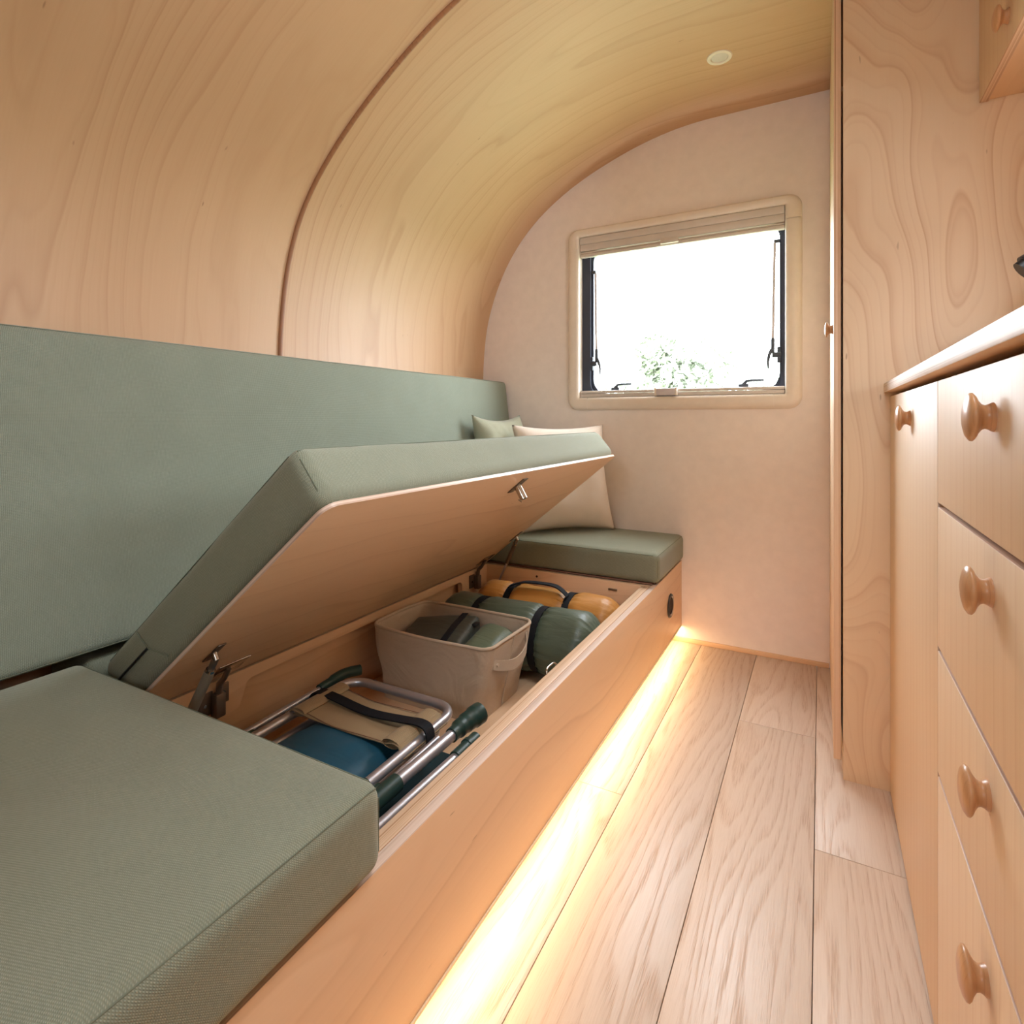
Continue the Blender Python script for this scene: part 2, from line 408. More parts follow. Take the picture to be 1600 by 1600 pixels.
def shell_panel(name, ys, cut, parent, mat, thick=.015, flat=None, hole=None):
    """cut: profile index range"""
    bm = bmesh.new(); uvl = bm.loops.layers.uv.new('UV'); grid = []
    for y in ys:
        P = prof_at(y) if flat is None else [(x, ceil_z(y)) for x in flat]
        s = 0; row = []; sref = 0
        base = prof_at(1.12); acc = 0
        for i, (x, z) in enumerate(P):
            if i: s += math.hypot(x - P[i - 1][0], z - P[i - 1][1])
            s0 = s + (slen(y) if flat is not None else 0)
            row.append((bm.verts.new((x, y, z)), y, s0))
        grid.append(row)
    for A, B in zip(grid, grid[1:]):
        for i in range(len(A) - 1):
            q = (A[i], A[i + 1], B[i + 1], B[i])
            if hole and hole[0] < (A[i][0].co.x + A[i + 1][0].co.x) / 2 < hole[1] and hole[2] < (A[i][1] + B[i][1]) / 2 < hole[3]: continue
            f0 = 0; f = bm.faces.new([v[0] for v in q])
            for lp, v in zip(f.loops, q): lp[uvl].uv = (v[1], v[2])
    me = bpy.data.meshes.new(name); bm.normal_update(); bm.to_mesh(me); bm.free()
    for p in me.polygons: p.use_smooth = True
    o = link(name, me, mat, parent, (0, 0, 0))
    md = o.modifiers.new('thick', 'SOLIDIFY'); md.thickness = thick
    md.offset = 1; md.use_rim = False
    return o
wl = setting('wall_left')
YJ = 1.121
shell_panel('curved_panel', [-1.0 + i * .1 for i in range(21)] + [1.05, YJ - .006], None, wl, M_shell)
shell_panel('curved_panel', [YJ + .006, 1.3, 1.5, 1.7, 1.9, 2.1, YW], None, wl, M_shell)
P0 = prof_at(YJ)
tube_obj('joint_strip', [(CX + (x - CX) * .9992, YJ, z - .001 * (z > 1.05)) for x, z in P0], .0068, M_joint, wl, 8)
cl = setting('ceiling')
shell_panel('ceiling_panel', [-1.0, -.5, 0, .2, .33, .95, 1.05, YJ - .006], None, cl, M_shell, flat=[-.35, -.12, .42, .6, .84], hole=(-.12, .42, .33, .95))
shell_panel('ceiling_panel', [YJ + .006, 1.3, 1.5, 1.7, 1.9, 2.1, YW], None, cl, M_shell, flat=[-.35, -.1, .2, .5, .84])
tube_obj('joint_strip', [(-.35, YJ, ceil_z(YJ) - .002), (.84, YJ, ceil_z(YJ) - .002)], .0055, M_joint, cl, 8)
def holed_wall(name, axis, pos, thick, a0, a1, z0, z1, ha0, ha1, hz0, hz1, mat):
    bm = bmesh.new()
    for (p, q, r, s) in ((a0, ha0, z0, z1), (ha1, a1, z0, z1), (ha0, ha1, z0, hz0), (ha0, ha1, hz1, z1)):
        if axis == 'y': add_box(bm, p, q, pos, pos + thick, r, s)
        else: add_box(bm, pos, pos + thick, p, q, r, s)
    bmesh.ops.remove_doubles(bm, verts=bm.verts, dist=1e-5)
    me = mesh(bm, name); boxuv(me); o = link(name, me, mat); o['kind'] = 'structure'; return o
holed_wall('wall_far', 'y', YW, .045, -1.42, XR + .06, 0, 2.12, -.897, -.106, .947, 1.626, M_wall)
KY0, KY1, KZ0, KZ1 = .35, 1.20, 1.02, 1.36
holed_wall('wall_right', 'x', XR, .045, -1.0, YW, 0, 2.05, KY0, KY1, KZ0, KZ1, M_wall)
holed_wall('wall_near', 'y', -1.045, .045, -1.42, XR + .06, 0, 2.12, -.38, .18, 1.26, 1.62, M_wall)  # hole lets in added frontal fill from behind the camera
o = box('baseboard_far', -.56, .026, YW - .008, YW, 0, .016, M_bench, None, .001, grain=0); o['kind'] = 'structure'

# ------------------------------------------------------------------ window
win = setting('window_1', (-.5, YW, 1.28))
def rrect(x0, x1, z0, z1, r, n=7):
    pts = []
    for cx, cz, a0 in ((x1 - r, z1 - r, 0), (x0 + r, z1 - r, 90), (x0 + r, z0 + r, 180), (x1 - r, z0 + r, 270)):
        for i in range(n + 1):
            a = R(a0 + 90 * i / n); pts.append((cx + r * math.cos(a), cz + r * math.sin(a)))
    return pts
def loft_loops(bm, loops, close=True):
    rings = [[bm.verts.new(p) for p in L] for L in loops]; n = len(rings[0])
    for A, B in zip(rings, rings[1:]):
        for k in range(n if close else n - 1): bm.faces.new((A[k], A[(k + 1) % n], B[(k + 1) % n], B[k]))
    return rings
OX0, OX1, OZ0, OZ1 = -.945, -.056, .897, 1.660
IX0, IX1, IZ0, IZ1 = -.893, -.110, .950, 1.623
prf = [(0, 0), (.02, .008), (.10, .017), (.25, .022), (.5, .0225), (.78, .021), (.9, .019), (.97, .016), (1, .010), (1.0, -.03)]
n = 8
outer = rrect(OX0, OX1, OZ0, OZ1, .045, n); inner = rrect(IX0, IX1, IZ0, IZ1, .004, n)
def fr_piece(name, idx, ext_a=None, ext_b=None):
    bm = bmesh.new(); loops = []
    for t, h in prf:
        L = []
        if ext_a: L.append(ext_a(t, h))
        L += [(outer[i][0] * (1 - t) + inner[i][0] * t, YW - h, outer[i][1] * (1 - t) + inner[i][1] * t) for i in idx]
        if ext_b: L.append(ext_b(t, h))
        loops.append(L)
    loft_loops(bm, loops, False); me = mesh(bm, name); smooth(me, 35); boxuv(me)
    return link(name, me, M_white, win, (-.5, YW, 1.28))
E_ = .09
crn = [(OX1, OZ1, -1, -1), (OX0, OZ1, 1, -1), (OX0, OZ0, 1, 1), (OX1, OZ0, -1, 1)]
def zl(t, top): a, b = (OZ1, IZ1) if top else (OZ0, IZ0); return a * (1 - t) + b * t
def xl(t, right): a, b = (OX1, IX1) if right else (OX0, IX0); return a * (1 - t) + b * t
for ci, (cx, cz, sx, sz) in enumerate(crn):
    idx = list(range(ci * (n + 1), (ci + 1) * (n + 1))); right = cx == OX1; top = cz == OZ1
    vert = lambda t, h, right=right, cz=cz, sz=sz: (xl(t, right), YW - h - (.0012 if 0 < h < .03 else 0), cz + sz * E_)
    hor = lambda t, h, top=top, cx=cx, sx=sx: (cx + sx * E_, YW - h - (.0012 if 0 < h < .03 else 0), zl(t, top))
    fr_piece('corner_cap', idx, vert if ci in (0, 2) else hor, hor if ci in (0, 2) else vert)
g = .0008
for top in (0, 1):
    bm = bmesh.new(); loft_loops(bm, [[(OX0 + E_ + g, YW - h, zl(t, top)), (OX1 - E_ - g, YW - h, zl(t, top))] for t, h in prf], False)
    me = mesh(bm); smooth(me, 35); boxuv(me); link('frame_rail', me, M_white, win, (-.5, YW, zl(.5, top)))
for right in (0, 1):
    bm = bmesh.new(); loft_loops(bm, [[(xl(t, right), YW - h, OZ0 + E_ + g), (xl(t, right), YW - h, OZ1 - E_ - g)] for t, h in prf], False)
    me = mesh(bm); smooth(me, 35); boxuv(me); link('frame_rail', me, M_white, win, (xl(.5, right), YW, 1.28))
box('window_reveal', IX0 - .004, IX0 + .001, YW + .001, YW + .05, IZ0, IZ1, M_white, win, 0)
box('window_reveal', IX1 - .001, IX1 + .004, YW + .001, YW + .05, IZ0, IZ1, M_white, win, 0)
# blind cassette with ribs, blind end rail
box('blind_cassette', IX0 + .002, IX1 - .002, YW - .012, YW + .02, 1.594, 1.6215, M_trimw, win, .002)
box('blind_cassette', IX0 + .002, IX1 - .002, YW - .008, YW + .02, 1.5655, 1.5935, M_trimw, win, .002)
box('blind_rail', IX0 + .002, IX1 - .002, YW - .004, YW + .014, 1.5565, 1.5625, M_trimw, win, .0015)
box('blind_rail', IX0 + .002, IX1 - .002, YW - .006, YW + .014, 1.5405, 1.5555, M_trimw, win, .003)
box('blind_pull', -.553, -.483, YW - .016, YW - .004, 1.547, 1.567, M_trimw, win, .003)
box('screen_rail', IX0 + .002, IX1 - .002, YW - .003, YW + .014, .9515, .9665, M_trimw, win, .002)
box('screen_rail', IX0 + .002, IX1 - .002, YW - .006, YW + .012, .9675, .9785, M_trimw, win, .003)
pull = box('blind_pull', -.572, -.49, YW - .020, YW - .004, .953, .981, M_stay, win, .003)
box('pull_clip', -.575, -.567, YW - .022, YW - .004, .952, .984, M_white, pull, .002)
box('pull_clip', -.495, -.487, YW - .022, YW - .004, .952, .984, M_white, pull, .002)
# rubber seal and hinged acrylic pane
def ring_obj(name, a, b, y0, y1, mat, parent, ra, rb, bul=0):
    bm = bmesh.new(); A = rrect(*a, ra, n); B = rrect(*b, rb, n)
    loft_loops(bm, [[(x, y1, z) for x, z in A], [(x, y0, z) for x, z in A], [(x, y0 - bul, z) for x, z in [((p[0] * .6 + q[0] * .4), (p[1] * .6 + q[1] * .4)) for p, q in zip(A, B)]], [(x, y0, z) for x, z in B], [(x, y1, z) for x, z in B]])
    me = mesh(bm); smooth(me, 40); boxuv(me); return link(name, me, mat, parent, (-.5, (y0 + y1) / 2, 1.28))
ring_obj('window_seal', (-.897, -.106, .940, 1.63), (-.856, -.124, .962, 1.595), YW + .022, YW + .040, M_rubber, win, .01, .05, .003)
ring_obj('window_seal', (-.861, -.118, .956, 1.60), (-.846, -.131, .968, 1.583), YW + .034, YW + .052, M_rubber, win, .05, .06, .002)
sash = ring_obj('pane_frame', (-.857, -.122, .960, 1.60), (-.848, -.129, .967, 1.592), YW + .046, YW + .062, M_stay, win, .05, .062, .001)
bm = bmesh.new(); L = [(x, YW + .058, z) for x, z in rrect(-.868, -.122, .960, 1.60, .05, n)]
bm.faces.new([bm.verts.new(p) for p in L]); me = mesh(bm); link('pane', me, M_glass, win, (-.5, YW + .058, 1.28))
for sx, X, z1 in ((1, -.843, 1.478), (-1, -.139, 1.505)):
    Y = YW + .030
    st = tube_obj('window_stay', [(X + sx * .008, Y, z1), (X + sx * .014, Y - .006, 1.13)], .0052, M_stay, win, 10)
    tube_obj('stay_cap', [(X - sx * .008, Y, z1 + .004), (X + sx * .010, Y, z1 + .004)], .007, M_hard, st, 10)
    tube_obj('stay_clamp', [(X - sx * .012, Y, 1.095), (X + sx * .016, Y - .004, 1.095)], .011, M_hard, st, 10)
    tube_obj('stay_collar', [(X + sx * .014, Y - .006, 1.155), (X + sx * .014, Y - .006, 1.10)], .0065, M_hard, st, 10)
    tube_obj('stay_lever', [Vector((X + sx * a, Y - .008, z)) for a, z in ((.018, 1.115), (.026, 1.095), (.030, 1.07), (.028, 1.045))], [.006, .006, .005, .003], M_hard, st, 8)
    bm = bmesh.new(); add_box(bm, X - .012 * 1 - (.004 if sx > 0 else -.012), X - (.004 if sx > 0 else -.016) + .0, Y - .004, Y + .01, 1.065, 1.125, .004)
    me = mesh(bm); boxuv(me); link('stay_bracket', me, M_hard, st, (X, Y, 1.095))
for X in (-.748, -.252):
    Y = YW + .026
    bm = bmesh.new(); add_box(bm, X - .018, X + .018, Y - .008, Y + .010, .972, .992, .004)
    la = link('window_latch', mesh(bm), M_hard, win, (X, Y, .98))
    tube_obj('latch_lever', [(X - .004, Y, .985), (X + .010, Y, 1.002), (X + .026, Y - .002, 1.004), (X + .070, Y - .004, 1.004)], [.008, .006, .0045, .004], M_hard, la, 8)
HZc = ceil_z(.62)
w3 = setting('window_3', (.11, .62, HZc))
for (a, b, c, d) in ((-.13, -.10, .32, .96), (.40, .43, .32, .96), (-.10, .40, .32, .35), (-.10, .40, .93, .96)):
    box('frame_rail', a, b, c, d, HZc - .012, HZc + .05, M_white, w3, .003)
box('pane', -.10, .40, .35, .93, HZc + .030, HZc + .031, M_glass, w3, 0)
fill_win = setting('added_fill_window', (-.1, -1.0, 1.44))  # unseen rear window, added as frontal fill for the far wall and tall panel
for (a, b, c, d) in ((-.38, -.35, 1.26, 1.62), (.15, .18, 1.26, 1.62), (-.35, .15, 1.26, 1.29), (-.35, .15, 1.59, 1.62)):
    box('frame_rail', a, b, -1.03, -1.005, c, d, M_white, fill_win, .003)
box('pane', -.35, .15, -1.018, -1.017, 1.29, 1.59, M_glass, fill_win, 0)
w2 = setting('window_2', (XR, .72, 1.24))
for (a, b, c, d) in ((KY0, KY0 + .03, KZ0, KZ1), (KY1 - .03, KY1, KZ0, KZ1), (KY0 + .03, KY1 - .03, KZ0, KZ0 + .03), (KY0 + .03, KY1 - .03, KZ1 - .03, KZ1)):
    box('frame_rail', XR + .005, XR + .03, a, b, c, d, M_white, w2, .003)
box('pane', XR + .016, XR + .017, KY0 + .03, KY1 - .03, KZ0 + .03, KZ1 - .03, M_glass, w2, 0)

# ------------------------------------------------------------------ outside: meadow and hazy trees
o = box('ground_outside', -60, 60, YW + .5, 90, -.75, -.65, M_grass, None, 0); o['kind'] = 'structure'
def tree(label, x, y, h, r, seed):
    t = thing('tree', label, 'tree', (x, y, -.65), 'trees outside the window')
    rnd = random.Random(seed)
    tube_obj('trunk', [(x, y, -.65), (x + .1, y, h * .25), (x, y + .1, h * .55)], [.22, .17, .1], M_bark, t, 8)
    vs, fs = [], []
    blobs = [(rnd.uniform(-.55, .55) * r, rnd.uniform(-.5, .5) * r, h - r * rnd.uniform(.3, 1.5), r * rnd.uniform(.35, .6)) for _ in range(11)]
    for bx, by, bz, br in blobs:
        for _ in range(520):
            d = Vector((rnd.gauss(0, 1), rnd.gauss(0, 1), rnd.gauss(0, 1))).normalized() * br * rnd.uniform(.7, 1.05)
            c = Vector((x + bx, y + by, bz)) + d; s = rnd.uniform(.06, .12)
            a = Vector((rnd.gauss(0, 1), rnd.gauss(0, 1), rnd.gauss(0, 1))).normalized(); b = a.orthogonal().normalized()
            i = len(vs); vs += [c + a * s, c + b * s * .5, c - a * s, c - b * s * .5]; fs.append((i, i + 1, i + 2, i + 3))
    me = bpy.data.meshes.new('crown'); me.from_pydata([tuple(v) for v in vs], [], fs)
    c = link('crown', me, M_leaf, t, (x, y, h - r)); c['kind'] = 'stuff'
tree('tallest hazy tree, right of centre in the window', -2.9, 13.5, 2.9, 1.35, 1)
tree('low hazy tree at the left side of the window', -7.6, 13.0, 1.75, 1.2, 2)
tree('low hazy tree in the middle of the window, left of the tallest', -6.0, 18.5, 1.9, 1.4, 3)
tree('hazy tree at the right side of the window', -1.0, 18.5, 2.4, 1.4, 4)

# ------------------------------------------------------------------ downlight
t = thing('ceiling_downlight', 'small round cream recessed downlight in the maple ceiling', 'light', (-.275, 1.85, ceil_z(1.85)))
cz = ceil_z(1.85)
bm = bmesh.new(); lathe(bm, [(.024, -.001), (.026, -.0045), (.031, -.0052), (.036, -.004), (.038, 0.0)], Matrix.Translation((-.275, 1.85, cz)), 40); me = mesh(bm); smooth(me); link('trim_ring', me, M_white, t, (-.275, 1.85, cz))
bm = bmesh.new(); lathe(bm, [(0, -.003), (.015, -.0028), (.0238, -.0015)], Matrix.Translation((-.275, 1.85, cz)), 40); me = mesh(bm); smooth(me); link('lens', me, M_trimw, t, (-.275, 1.85, cz))

# ------------------------------------------------------------------ knobs
def knob(parent, base, axis=Vector((-1, 0, 0)), s=1.):
    pr = [(0, 0), (.0138, 0), (.0134, .002), (.0118, .005), (.0112, .008), (.0124, .0115), (.0165, .0150), (.0208, .0175), (.0228, .0198), (.0226, .0222), (.019, .0252), (.012, .0275), (.005, .0283), (0, .0285)]
    q = axis.to_track_quat('Z', 'Y').to_matrix().to_4x4()
    bm = bmesh.new(); lathe(bm, [(a * s, b * s * .80) for a, b in pr], Matrix.Translation(base) @ q, 36)
    me = mesh(bm); boxuv(me, 2); smooth(me, 60); return link('knob', me, M_knob, parent, base)

# ------------------------------------------------------------------ bench
XF = -.473; ZT = .312; BY0 = -.98; ZB = .066
bench = thing('bench_seat', 'long pale plywood storage bench with an open lid, along the curved wall', 'bench', (-.8, .6, 0))
box('front_panel', XF - .018, XF, BY0, YW - .001, ZB, ZT, M_bench, bench, .0008, grain=1, thin=0, edge=M_plyw)
box('front_rail', XF - .044, XF - .0185, .50, 1.842, .17, ZT + .0005, M_bench, bench, .0008, grain=1, thin=0, edge=M_ply)
box('end_partition', -1.36, XF - .0185, 1.842, 1.860, .08, ZT, M_bench, bench, .0008, grain=0, thin=1, edge=M_ply)
box('near_partition', -1.36, XF - .0185, .47, .488, .08, ZT, M_bench, bench, .0008, grain=0, thin=1, edge=M_ply)
box('base_board', -1.36, XF - .0185, BY0, YW - .001, .082, .100, M_bench, bench, .0008, grain=1)
box('plinth', -1.36, -.56, BY0, YW - .001, 0, .082, M_bench, bench, .0008, grain=1)
box('back_board', -1.16, -1.145, .488, 1.842, .10, .30, M_bench, bench, .0008, grain=1)
# back rail with routed notch (front face X=-1.11)
bm = bmesh.new()
A = [(.49, ZT), (.49, .225), (.80, .225)]
def arc(cx, cz, r, a0, a1, k=5): return [(cx + r * math.cos(R(a0 + (a1 - a0) * i / k)), cz + r * math.sin(R(a0 + (a1 - a0) * i / k))) for i in range(k + 1)]
A = [(.49, ZT), (.49, .105), (.74, .105), (.74, .225)] + [(.80, .235)] + arc(.832, .270, .018, 180, 90) + arc(1.655, .270, .018, 90, 0) + [(1.673, .105), (1.84, .105), (1.84, ZT)]
f = bm.faces.new([bm.verts.new((-1.110, y, z)) for y, z in A])
r = bmesh.ops.extrude_face_region(bm, geom=[f]); bmesh.ops.translate(bm, verts=[v for v in r['geom'] if isinstance(v, bmesh.types.BMVert)], vec=(-.018, 0, 0))
bmesh.ops.triangulate(bm, faces=[x for x in bm.faces if len(x.verts) > 4])
me = mesh(bm); boxuv(me, 1); link('back_rail', me, M_bench, bench, (-1.12, 1.17, .2))
box('back_top_board', -1.36, -1.129, .49, 1.842, ZT - .018, ZT, M_bench, bench, .0008, grain=1)
box('seat_board', -1.36, XF - .010, BY0, .528, ZT + .0005, ZT + .0050, M_seatb, bench, .001, grain=1)
box('seat_board', -1.36, XF - .014, 1.862, YW - .001, ZT + .0005, ZT + .0050, M_seatb, bench, .001, grain=1)
# cable grommet near the far wall
gc = Vector((XF, 2.055, .192)); q = Matrix.Translation(gc) @ Vector((1, 0, 0)).to_track_quat('Z', 'Y').to_matrix().to_4x4()
bm = bmesh.new(); lathe(bm, [(.030, -.0165), (.030, .003), (.034, .0055), (.041, .004), (.043, .0002)], q, 32); me = mesh(bm); smooth(me); gr = link('cable_grommet', me, M_blk, bench, gc, 'black round cable grommet')
bm = bmesh.new(); lathe(bm, [(0, .0008), (.030, .0008)], q, 32); link('grommet_hole', mesh(bm), M_dark, gr, gc)
bm = bmesh.new(); lathe(bm, [(.030, .0032), (.0318, .005), (.0336, .0056)], q, 32); me = mesh(bm); smooth(me); link('grommet_ring', me, M_steel, gr, gc)
# lid
LA = R(39.4); HX, HZ = -1.11, .317; LY0, LY1, LL, LT = .565, 1.825, .664, .007
def lidP(l, y, o=0): return Vector((HX + l * math.cos(LA) - o * math.sin(LA), y, HZ + l * math.sin(LA) + o * math.cos(LA)))
bm = bmesh.new()
add_box(bm, 0, LL, LY0, LY1, 0, LT)
es = [e for e in bm.edges if abs(e.verts[0].co.z - e.verts[1].co.z) > .003 and e.verts[0].co.x > .3]
bmesh.ops.bevel(bm, geom=es, offset=.024, segments=6, profile=.5, affect='EDGES')
me = mesh(bm); boxuv(me, 1, thin=2, edge_mat=1)
me.transform(Matrix.Translation((HX, 0, HZ)) @ Matrix.Rotation(-LA, 4, 'Y'))
lid = link('lid', me, [M_lid, M_plyw], bench, (HX, 1.195, HZ)); smooth(me, 30)
def lidbox(name, l0, l1, y0, y1, o0, o1, mat, parent, bev=.001):
    bm = bmesh.new(); add_box(bm, l0, l1, y0, y1, o0, o1, bev); me = mesh(bm); boxuv(me); smooth(me)
    me.transform(Matrix.Translation((HX, 0, HZ)) @ Matrix.Rotation(-LA, 4, 'Y'))
    return link(name, me, mat, parent, lidP((l0 + l1) / 2, (y0 + y1) / 2, o0))
la = lidbox('latch', .577, .633, 1.196, 1.222, -.003, 0, M_dsteel, lid)
la['label'] = 'polished metal catch on the underside'
c0 = lidP(.603, 1.209, -.002); c1 = lidP(.598, 1.209, -.036)
tube_obj('latch_barrel', [c0 + Vector((0, .001, 0)), c1], .0095, M_steel, la, 14)
tube_obj('latch_pin', [lidP(.585, 1.209, -.030), lidP(.575, 1.235, -.032)], .002, M_steel, la, 8)
# hinges
for yc in (.742, 1.755):
    s = 1.
    h = box('hinge', -1.110, -1.106, yc - .038, yc - .006, .250, .297, M_dsteel, bench, .001); h['label'] = 'dark sprung metal hinge'
    box('hinge_plate', -1.110, -1.105, yc + .006, yc + .030, .262, .302, M_dsteel, h, .001)
    box('hinge_body', -1.108, -1.088, yc - .010, yc + .012, .243, .292, M_dsteel, h, .003)
    tube_obj('hinge_arm', [(-1.098, yc + .001, .285), (-1.094, yc + .001, .312), lidP(.03, yc + .001, -.012), lidP(.055, yc + .002, -.003)], [.006, .007, .006, .005], M_dsteel, h, 8)
    for a, z in ((-.024, .272), (.018, .285)):
        tube_obj('screw', [(-1.1062, yc + a, z), (-1.1038, yc + a, z)], .0035, M_steel, h, 10)
    lidbox('lid_plate', .030, .080, yc - .030, yc + .040, -.0028, 0, M_steel, h)
# gas struts
for yl, yb, xb, zb, lab in ((.640, .605, -1.068, .19, 0), (1.79, 1.822, -1.045, .262, 1)):
    a = lidP(.192, yl, -.012); b = Vector((xb, yb, zb)); m = a.lerp(b, .55 if lab else .62)
    sr = tube_obj('gas_strut', [a.lerp(b, .10), m], .0092 if not lab else .0078, M_strut if not lab else M_dsteel, bench, 16, 'grey metal gas strut')
    tube_obj('strut_rod', [m, b], .0042, M_alu, sr, 12)
    tube_obj('strut_collar', [a.lerp(b, .08), a.lerp(b, .12)], .0085, M_steel, sr, 16)
    tube_obj('strut_socket', [a, a.lerp(b, .10)], .0062, M_dsteel, sr, 10)
    lidbox('strut_bracket', .166, .226, yl - .008, yl + .008, -.003, 0, M_dsteel, sr)
    tube_obj('ball_pin', [lidP(.196, yl, 0), lidP(.194, yl, -.016)], .005, M_steel, sr, 10)
# strike loop on the front rail, small catch and screw holes in the partition
ly = 1.138
tube_obj('strike_loop', catmull([(-.517, ly - .026, .306), (-.521, ly - .024, .313), (-.524, ly - .014, .3165), (-.524, ly + .014, .3165), (-.521, ly + .024, .313), (-.517, ly + .026, .306)], 4), .0022, M_steel, bench, 8, 'small bright wire strike loop')
box('partition_catch', -.63, -.60, 1.838, 1.842, .283, .289, M_dsteel, bench, .0005)
tube_obj('screw', [(-.9, 1.8425, .292), (-.9, 1.8405, .292)], .004, M_dark, bench, 10)
# LED strip under the front edge
led = thing('led_strip', 'warm glowing LED strip under the front edge of the plywood bench', 'light', (-.481, .6, .06))
box('led_channel', -.4885, -.4712, BY0 + .01, YW - .005, .0605, .0655, M_chan, led, .0005)
box('led_diffuser', -.4855, -.4765, BY0 + .02, YW - .01, .0585, .0605, M_led, led, 0)

# ------------------------------------------------------------------ cushions
def rbox(hx, hy, hz, r, crown=0, nx=26, ny=26, nz=6, noiseamp=0, seed=0, sag=0):
    bm = bmesh.new()
    def cp(n, h):      # sample positions denser in the corners
        c = [-h + r * (1 - math.cos(PI / 2 * i / 5)) for i in range(6)]
        mid = [-h + r + (2 * h - 2 * r) * (i + 1) / n for i in range(n - 1)]
        return c + mid + [-x for x in reversed(c)]
    X, Y, Z = cp(nx, hx), cp(ny, hy), cp(nz, hz)
    vmap = {}
    def V(i, j, k):
        key = (i, j, k)
        if key not in vmap:
            p = Vector((X[i], Y[j], Z[k])); q = Vector((max(-hx + r, min(hx - r, p.x)), max(-hy + r, min(hy - r, p.y)), max(-hz + r, min(hz - r, p.z))))
            d = p - q
            if d.length > 1e-9: p = q + d.normalized() * r
            fx, fy = 1 - abs(p.x / hx) ** 3, 1 - abs(p.y / hy) ** 3
            if p.z > 0: p.z += crown * fx * fy * (p.z / hz)
            if noiseamp:
                nn = noise.noise(Vector((p.x * 7 + seed, p.y * 7, p.z * 9))) * noiseamp + noise.noise(Vector((p.x * 20 + seed, p.y * 20, p.z * 20))) * noiseamp * .3
                p += (p - q).normalized() * nn if (p - q).length > 1e-6 else Vector((0, 0, nn))
            vmap[key] = bm.verts.new(p)
        return vmap[key]
    I, J, K = len(X) - 1, len(Y) - 1, len(Z) - 1
    for i in range(I):
        for j in range(J):
            bm.faces.new((V(i, j, 0), V(i, j + 1, 0), V(i + 1, j + 1, 0), V(i + 1, j, 0))); bm.faces.new((V(i, j, K), V(i + 1, j, K), V(i + 1, j + 1, K), V(i, j + 1, K)))
    for i in range(I):
        for k in range(K):
            bm.faces.new((V(i, 0, k), V(i + 1, 0, k), V(i + 1, 0, k + 1), V(i, 0, k + 1))); bm.faces.new((V(i, J, k), V(i, J, k + 1), V(i + 1, J, k + 1), V(i + 1, J, k)))
    for j in range(J):
        for k in range(K):
            bm.faces.new((V(0, j, k), V(0, j, k + 1), V(0, j + 1, k + 1), V(0, j + 1, k))); bm.faces.new((V(I, j, k), V(I, j + 1, k), V(I, j + 1, k + 1), V(I, j, k + 1)))
    bmesh.ops.remove_doubles(bm, verts=bm.verts, dist=1e-6)
    return mesh(bm)
def cushion(name, label, c, half, r, mat, M=None, crown=.006, amp=.0012, cat='cushion', group=None, seed=0, seams=True, verts_seam=True):
    t = thing(name, label, cat, c, group)
    T = Matrix.Translation(c) @ (M or Matrix())
    hx, hy, hz = half
    me = rbox(hx, hy, hz, r, crown, 30, 40, 6, amp, seed); boxuv(me, 1); smooth(me, 180)
    me.transform(T); link('cover', me, mat, t, c)
    k = r * .2929 - .0003
    def seam(pts, nm='seam'):
        P = [T @ Vector(p) for p in pts]
        tube_obj(nm, P, .0009, M_seam, t, 6)
    if seams:
        e = k; zc = hz - e; q = r * .45
        ring = [(hx - e, y, zc) for y in [(-hy + r) + (2 * hy - 2 * r) * i / 12 for i in range(13)]]
        for sx in (-1, 1): seam([(sx * (hx - e - .001), -hy + q, zc - .002), (sx * (hx - e), -hy + r, zc), (sx * (hx - e), hy - r, zc), (sx * (hx - e - .001), hy - q, zc - .002)])
        for sy in (-1, 1): seam([(-hx + r, sy * (hy - e), zc), (hx - r, sy * (hy - e), zc)])
        for sx in (-1, 1):
            for sy in (-1, 1): seam([(sx * (hx - e), sy * (hy - e), -hz + r), (sx * (hx - e), sy * (hy - e), hz - r)])
    return t
ZC0 = ZT + .0055
grp = 'sage seat cushions'
def seat(label, x0, x1, y0, y1, z0, z1, seed):
    return cushion('seat_cushion', label, ((x0 + x1) / 2, (y0 + y1) / 2, (z0 + z1) / 2), ((x1 - x0) / 2, (y1 - y0) / 2, (z1 - z0) / 2), .021, M_sage, seed=seed, group=grp)
seat('large sage green seat cushion in the foreground, lying flat on the bench', -1.175, -.463, BY0 + .01, .530, ZC0, .424, 1)
seat('small sage green seat cushion lying flat at the far end by the wall', -1.175, -.463, 1.856, YW - .004, ZC0, .416, 2)
cushion('filler_cushion', 'narrow sage cushion strip behind the raised lid, below the backrest', (-1.265, 1.19, .37), (.07, .645, .04), .014, M_sage, seed=6, seams=False, crown=0)
CT = .103
c = lidP(LL / 2 + .0, (LY0 + LY1) / 2, LT + CT / 2 + .0005)
tc = cushion('seat_cushion', 'sage green seat cushion tilted up on the raised plywood lid', c, (LL / 2 + .002, (LY1 - LY0) / 2 + .002, CT / 2), .023, M_sage, Matrix.Rotation(-LA, 4, 'Y'), seed=3, group=grp, crown=.003, amp=.0018)
zp = [lidP(l, LY0 - .0045, LT + CT * .5) for l in (.035, .08, .13, .16)]
tube_obj('zip', zp, .0022, M_blk, tc, 6)
tube_obj('zip_seam', [lidP(.16, LY0 - .004, LT + CT * .5), lidP(.205, LY0 - .004, LT + .012)], .001, M_seam, tc, 6)
tube_obj('zip_seam', [lidP(.16, LY0 - .004, LT + CT * .5), lidP(.145, LY0 - .004, LT + CT - .010)], .001, M_seam, tc, 6)
